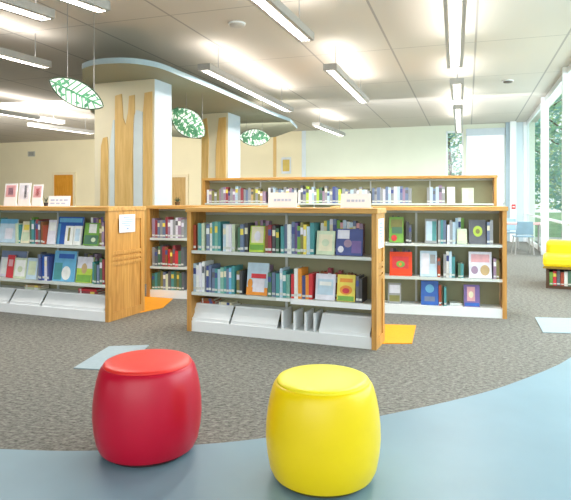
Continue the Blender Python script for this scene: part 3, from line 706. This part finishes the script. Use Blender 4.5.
# leaf-shaped hanging ornaments
GRN = mat('leaf_green_enamel', (92, 160, 120), .4, .2, 12); GRD = mat('leaf_rim_green', (34, 74, 50), .4, .1, 12); LWH = mat('leaf_white_glass', (240, 246, 240), .35, .05, 8, emit=.22)  # white leaf panel given a slight glow of its own, no lamp inside
def leaf(pa, pb, d, fat, label, tilt=0.0):
    A, B = atd(pa[0], pa[1], d), atd(pb[0], pb[1], d + .1)
    c = (A + B) / 2; X = (B - A); L = X.length; X.normalize()
    Y = Vector((0, 1, 0)); Z = X.cross(Y).normalized()                       # in-plane width axis
    if Z.z < 0: Z = -Z
    Yn = Z.cross(X).normalized()
    t = thing('leaf_ornament', c, 0, label, 'hanging ornament', 'green and white leaf ornaments under the ceiling')
    M3 = Matrix((X, Yn, Z)).transposed().to_4x4()
    t.matrix_world = Matrix.Translation(c) @ M3
    hw = fat * L / 2
    def half(u): return hw * (1 - (2 * abs(u)) ** 2) ** .8 if abs(u) < .5 else 0
    n = 22; us = [-.5 + i / n for i in range(n + 1)]
    p = MB(); p.sm = True
    poly = [(u * L, -half(u)) for u in us] + [(u * L, half(u)) for u in reversed(us[1:-1])]
    p.sm = False; p.vprism(poly, -.012, .012); p.build('leaf_panel', LWH, t)
    r = MB()
    for i in range(len(poly)):
        a, b = poly[i], poly[(i + 1) % len(poly)]
        r.tube((a[0], 0, a[1]), (b[0], 0, b[1]), .013, n=6)
    r.build('rim', GRD, t)
    v = MB(); random.seed(int(d * 10))
    for yy in (-.016, .016):
        v.tube((-L * .48, yy, 0), (L * .48, yy, 0), .01, n=5)
        for k in range(8):
            u = -.40 + .1 * k
            for sg in (-1, 1):
                u2 = min(.47, u + .1); e = half(u2) * .96
                v.tube((u * L, yy, 0), (u2 * L, yy, sg * e), .008, n=5)
        for k in range(26 if d < 8 else 60):                                                   # scattered leaf flecks
            u = random.uniform(-.42, .42); w = random.uniform(-.8, .8) * half(u); s = random.uniform(.02, .042) * (1.5 if d > 8 else 1); an = random.uniform(0, 3.1)
            ca, sa = math.cos(an) * s, math.sin(an) * s
            q = [(u * L - ca, w - sa), (u * L + sa * .5, w - ca * .5), (u * L + ca, w + sa), (u * L - sa * .5, w + ca * .5)]
            v.vprism(q, yy - .004, yy + .004)
    v.build('veins', GRN, t)
    top = min(H, 99)
    for u in (-.25, .25):
        wp = c + X * (u * L) + Z * half(u)
        inv = t.matrix_world.inverted()
        hz = (ZS if label.find('canopy') >= 0 else H) + .002
        MB().tube(inv @ wp, inv @ Vector((wp.x, wp.y, hz)), .004, n=5).build('cable', CABLE, t)
leaf((50, 80.5), (103, 106.5), 6.6, .42, 'leaf-shaped green and white ornament hanging left of the clad pillar')
leaf((172, 110), (204, 136), 9.4, .62, 'leaf-shaped green and white ornament hanging under the canopy between the two pillars')
leaf((239, 137), (270, 138), 12.4, .52, 'leaf-shaped green and white ornament hanging right of the second pillar')

# small ceiling and wall fittings
def disc(px, py, r, label, name, m, cat, dz=.05):
    P = at(px, py, H - dz)
    t = thing(name, Vector((P.x, P.y, H - dz)), 0, label, cat, 'ceiling fittings')
    MB().lathe([(r * .55, 0), (r * .9, .008), (r, .02), (r, dz * .6)], 20).build('cover', m, t)
    MB().lathe([(r * 1.15, dz * .6), (r * 1.15, dz - .001)], 20).build('base_plate', WHITE, t)
disc(508, 83, .09, 'small dark round detector on the ceiling near the glazed wall', 'smoke_detector', mat('brown_grey_plastic', (112, 104, 96), .5), 'detector')
disc(237, 27, .1, 'pale round detector on the ceiling left of the middle pendant light', 'smoke_detector', mat('warm_grey_plastic', (196, 190, 184), .5), 'detector')
disc(390, 131, .16, 'grey detector far down the ceiling by the back wall', 'smoke_detector', mat('mid_grey_plastic', (150, 150, 150), .5), 'detector') if False else None
def on_wall(px, py, w, h, name, label, cat, m, inner=None, out=.03):
    t_ = tb(px); d = WO.y + V.y * t_; z = EYE + (HZ - py) * d / F
    t = thing(name, room(t_, -.014 - out) + Vector((0, 0, z)), -RA, label, cat)
    MB().box(-w / 2, 0, -h / 2, w / 2, out, h / 2).build('backing', m, t)
    if inner: MB().box(-w * .36, -.004, -h * .36, w * .36, 0, h * .36).build(inner[0], inner[1], t)
on_wall(32, 154, .34, .2, 'wall_speaker', 'small grey fitting high on the cream wall above the left bookcase', 'wall fitting', mat('pale_grey_plastic', (178, 180, 172), .5), ('grille', mat('grey_grille', (150, 152, 146), .6)))
on_wall(286.5, 165.5, .34, .56, 'framed_poster', 'small tan poster on the far wall above the back bookcase', 'poster', mat('poster_pale', (206, 214, 222), .6), ('print', mat('poster_tan', (204, 178, 92), .6)))
t_ = tb(512.8)
t = thing('alarm_pull', room(t_, -.34) + Vector((0, 0, 1.05)), -RA, 'small red alarm box on the bright white pillar', 'alarm')
MB().box(-.055, 0, -.07, .055, .04, .07).build('box', mat('alarm_red', (206, 60, 66), .4), t, bevel=.006)
MB().box(-.035, -.008, -.015, .035, 0, .015).build('lever', mat('alarm_white', (240, 236, 236), .4), t)

# ------------------------------------------------------------------ table, chairs, yellow seat
def table(P, a):
    t = thing('reading_table', P, a, 'small table with a dusty pink top by the white pillars', 'table')
    MB().box(-.55, -.35, .66, .55, .35, .70).build('tabletop', mat('dusty_pink_laminate', (214, 172, 172), .4), t, bevel=.006)
    for sx in (-1, 1):
        for sy in (-1, 1): MB().tube((sx * .48, sy * .28, 0), (sx * .48, sy * .28, .66), .022).build('leg', ALU, t)
def chair(P, a, label):
    t = thing('side_chair', P, a, label, 'chair', 'blue chairs at the small table')
    bl = mat('grey_blue_plastic', (140, 170, 190), .4)
    MB().box(-.2, -.2, .4, .2, .2, .43).build('seat', bl, t, bevel=.01)
    MB().hexa([(-.19, .17, .46), (.19, .17, .46), (.19, .195, .46), (-.19, .195, .46), (-.17, .24, .76), (.17, .24, .76), (.17, .265, .76), (-.17, .265, .76)]).build('backrest', bl, t, bevel=.008)
    for sx in (-1, 1):
        for sy in (-1, 1): MB().tube((sx * .2, sy * .21, 0), (sx * .17, sy * .17, .4), .014).build('leg', ALU, t)
        MB().tube((sx * .17, .17, .41), (sx * .16, .21, .6), .011).build('back_post', ALU, t)
TB = at(524, 252.5)
table(TB + Vector((0, .3, 0)), -.3)
chair(TB + Vector((-.2, -.4, 0)), math.pi - .2, 'grey blue chair on the near side of the small pink-topped table')
chair(TB + Vector((.1, 1.1, 0)), -.3, 'grey blue chair on the far side of the small pink-topped table')
# yellow seat with a book shelf under it
YS = Vector((3.64, 7.92, 0)); ya = math.radians(-25)
ys = thing('yellow_bench', YS, ya, 'low yellow cushioned bench with dark open book shelf underneath, by the windows', 'bench')
YEL = mat('yellow_upholstery', (252, 222, 20), .5, .05, 6); YE2 = mat('amber_upholstery', (250, 200, 10), .5, .05, 6)
BRN = mat('dark_bench_wood', (84, 58, 38), .5, .1)
bm_ = MB(); bm_.box(.04, .04, 0, 1.7, .9, .04); bm_.box(.04, .04, .27, 1.7, .9, .3); bm_.box(.04, .45, .04, 1.7, .48, .27)
for x in (.04, .58, 1.12, 1.66): bm_.box(x, .04, .04, x + .04, .9, .27)
bm_.build('base', BRN, ys)
MB().box(0, 0, .3, 1.74, .62, .46).build('cushion', YEL, ys, bevel=.05)
MB().box(.04, .62, .3, 1.72, .94, .635).build('backrest', YE2, ys, bevel=.06)
MB().box(0, -.005, .285, 1.74, .03, .31).build('edge_band', mat('olive_band', (150, 120, 30), .5), ys)
class Bench: pass
bc = Bench(); bc.a = ya; bc.w = lambda x, y, z: Matrix.Translation(YS) @ Matrix.Rotation(ya, 4, 'Z') @ Vector((x, y, z))
for i, k in enumerate(['leaf green', 'red', 'charcoal', 'rust red', 'white', 'dark green', 'red', 'dark red', 'slate blue', 'olive']):
    xx = .085 + .047 * i
    if i == 9: xx = .70
    book(bc, xx, .06, .041, .042, .17, .19 + .012 * (i % 3), k, '%s book, %s from the open end under the yellow bench' % (k, ordin(i + 1)), 'books under the yellow bench')

# ------------------------------------------------------------------ outside
gr = MB(); gr.poly([(-30, -20, -.08), (60, -20, -.08), (60, 60, -.08), (-30, 60, -.08)])
struct(gr.build('ground', mat('lawn', (132, 168, 120), .9, .25, 1.2)))
pv = MB(); pv.hexa([room(CORNER + .4, -24) + Vector((0, 0, -.07)), room(CORNER + 2.2, -24) + Vector((0, 0, -.07)), room(CORNER + 2.2, 3) + Vector((0, 0, -.07)), room(CORNER + .4, 3) + Vector((0, 0, -.07)),
                    room(CORNER + .4, -24) + Vector((0, 0, -.04)), room(CORNER + 2.2, -24) + Vector((0, 0, -.04)), room(CORNER + 2.2, 3) + Vector((0, 0, -.04)), room(CORNER + .4, 3) + Vector((0, 0, -.04))])
struct(pv.build('pavement', mat('pale_concrete', (214, 214, 208), .8, .06, 2)))
BARK = mat('bark', (120, 108, 92), .9, .2, 10)
LEAFM = [mat('leaf_a', (150, 198, 156), .6, .3, 3), mat('leaf_b', (130, 186, 174), .6, .3, 3), mat('leaf_c', (190, 214, 150), .6, .3, 3)]
def tree(P, hgt, rad, n, li, label, low=.9):
    t = thing('tree', P, 0, label, 'tree', 'trees beyond the glass')
    tr = MB()
    tr.tube((0, 0, 0), (.05, 0, hgt * .5), .13, .09); tr.tube((.05, 0, hgt * .5), (-.05, .05, hgt * .9), .09, .03)
    for k in range(6):
        a = k * 1.1; z = hgt * (.3 + .09 * k)
        tr.tube((.03, 0, z), (math.cos(a) * rad * .7, math.sin(a) * rad * .7, z + hgt * .12), .04, .012, 7)
    tr.build('trunk', BARK, t)
    rnd = random.Random(int(P.x * 100)); cr = MB()
    for k in range(n):
        while True:
            x, y, z = (rnd.uniform(-1, 1) for _ in range(3))
            if .25 < x * x + y * y + z * z < 1: break
        c = Vector((x * rad, y * rad, low + (hgt - low) * (z + 1) / 2)); s = rnd.uniform(.07, .15)
        u = Vector((rnd.gauss(0, 1), rnd.gauss(0, 1), rnd.gauss(0, .6))).normalized(); w = u.orthogonal().normalized()
        cr.poly([c - u * s, c + w * s * .55, c + u * s, c - w * s * .55], rnd.choice((0, 0, 1)))
    cr.build('crown', [LEAFM[li], LEAFM[(li + 1) % 3]], t)
tree(Vector((10.6, 23.0, -.08)), 6.6, 1.9, 2600, 1, 'teal green leafy tree beyond the glazed wall beside the white pillars')
tree(Vector((9.6, 19.2, -.08)), 6.4, 1.6, 2600, 0, 'fresh green tree close outside the glazed wall at the picture edge')
tree(Vector((14.5, 29.0, -.08)), 8.0, 2.6, 3000, 2, 'yellow green tree farther off beyond the glazed wall')
tree(Vector((7.6, 26.0, -.08)), 5.6, 1.1, 1500, 1, 'slim tree seen through the back window without a blind')
def hedge(c, L, a, label):
    t = MB(); rnd = random.Random(5)
    for k in range(2200):
        p = Vector((rnd.uniform(-L / 2, L / 2), rnd.uniform(-.4, .4), rnd.uniform(0, .75)))
        s = rnd.uniform(.04, .1); u = Vector((rnd.gauss(0, 1), rnd.gauss(0, 1), rnd.gauss(0, 1))).normalized(); w = u.orthogonal().normalized()
        t.poly([p - u * s, p + w * s * .6, p + u * s, p - w * s * .6], rnd.choice((0, 1)))
    o = t.build('hedge', [LEAFM[1], mat('hedge_dark', (70, 122, 104), .7, .2, 4)], None, c, a)
    tag(o, label, 'hedge')
hedge(room(CORNER + 3.4, -4) + Vector((0, 0, -.08)), 10, grz, 'low green hedge outside along the glazed wall')

# ------------------------------------------------------------------ light, world, camera
w = bpy.data.worlds.new('sky'); scn.world = w; w.use_nodes = True
N = w.node_tree.nodes; L = w.node_tree.links; bg = N['Background']
sky = N.new('ShaderNodeTexSky'); sky.sky_type = 'HOSEK_WILKIE'; sky.turbidity = 6; sky.ground_albedo = .6
sky.sun_direction = Vector((.5, .3, .8)).normalized()
mx = N.new('ShaderNodeMixRGB'); mx.inputs['Fac'].default_value = .85; mx.inputs['Color2'].default_value = (.92, .97, 1, 1)
L.new(sky.outputs['Color'], mx.inputs['Color1']); L.new(mx.outputs['Color'], bg.inputs['Color'])
bg.inputs['Strength'].default_value = 1.25
def area(loc, tgt, sx, sy, e, col):
    ld = bpy.data.lights.new('added_light', 'AREA'); ld.shape = 'RECTANGLE'; ld.size = sx; ld.size_y = sy; ld.energy = e; ld.color = col
    o = bpy.data.objects.new('added_light', ld); COL.objects.link(o); o.location = loc
    o.rotation_euler = (Vector(tgt) - Vector(loc)).to_track_quat('-Z', 'Y').to_euler()
area(room(CORNER + 1.2, -9) + Vector((0, 0, 2.4)), room(-6, -9), 14, 3, 440, (.86, .95, 1))  # added lamp outside the glazing, standing in for window light
area((-1, -1.6, 3.4), (-1, -.8, 0), 8, 3, 70, (1, .97, .93))  # added overhead fill behind the camera, no fixture modelled there
area((-1.5, -3.5, 2.2), (0, 6, .6), 7, 3, 95, (1, .98, .95))  # added front fill from behind the camera, aimed at the bookcases
area((-2, 13.4, 2.9), (-1, 17.5, 1.6), 5, 1.2, 85, (1, .97, .9))  # added wall washer facing the back wall, no visible source
area((-7.5, 13.5, 2.9), (-6.5, 19, 1.8), 6, 1.5, 330, (1, .96, .88))  # added washer to brighten the cream wall at back left
area((3.5, 12.5, 2.9), (4.5, 16.5, 1.8), 4, 1, 40, (.97, .98, 1))  # added washer to brighten the right part of the back wall

cd = bpy.data.cameras.new('camera'); cam = bpy.data.objects.new('camera', cd); COL.objects.link(cam)
cam.location = (0, 0, EYE); cam.rotation_euler = (math.radians(90), 0, 0)
cd.sensor_fit = 'HORIZONTAL'; cd.sensor_width = 36; cd.lens = F / 571 * 36; cd.shift_y = -50 / 571; cd.clip_start = .05; cd.clip_end = 200
scn.camera = cam
scn.view_settings.view_transform = 'Standard'; scn.view_settings.look = 'None'; scn.view_settings.exposure = 0.35
scn.cycles.use_denoising = True; scn.cycles.max_bounces = 8
print('BOOKS', N_BOOK[0])
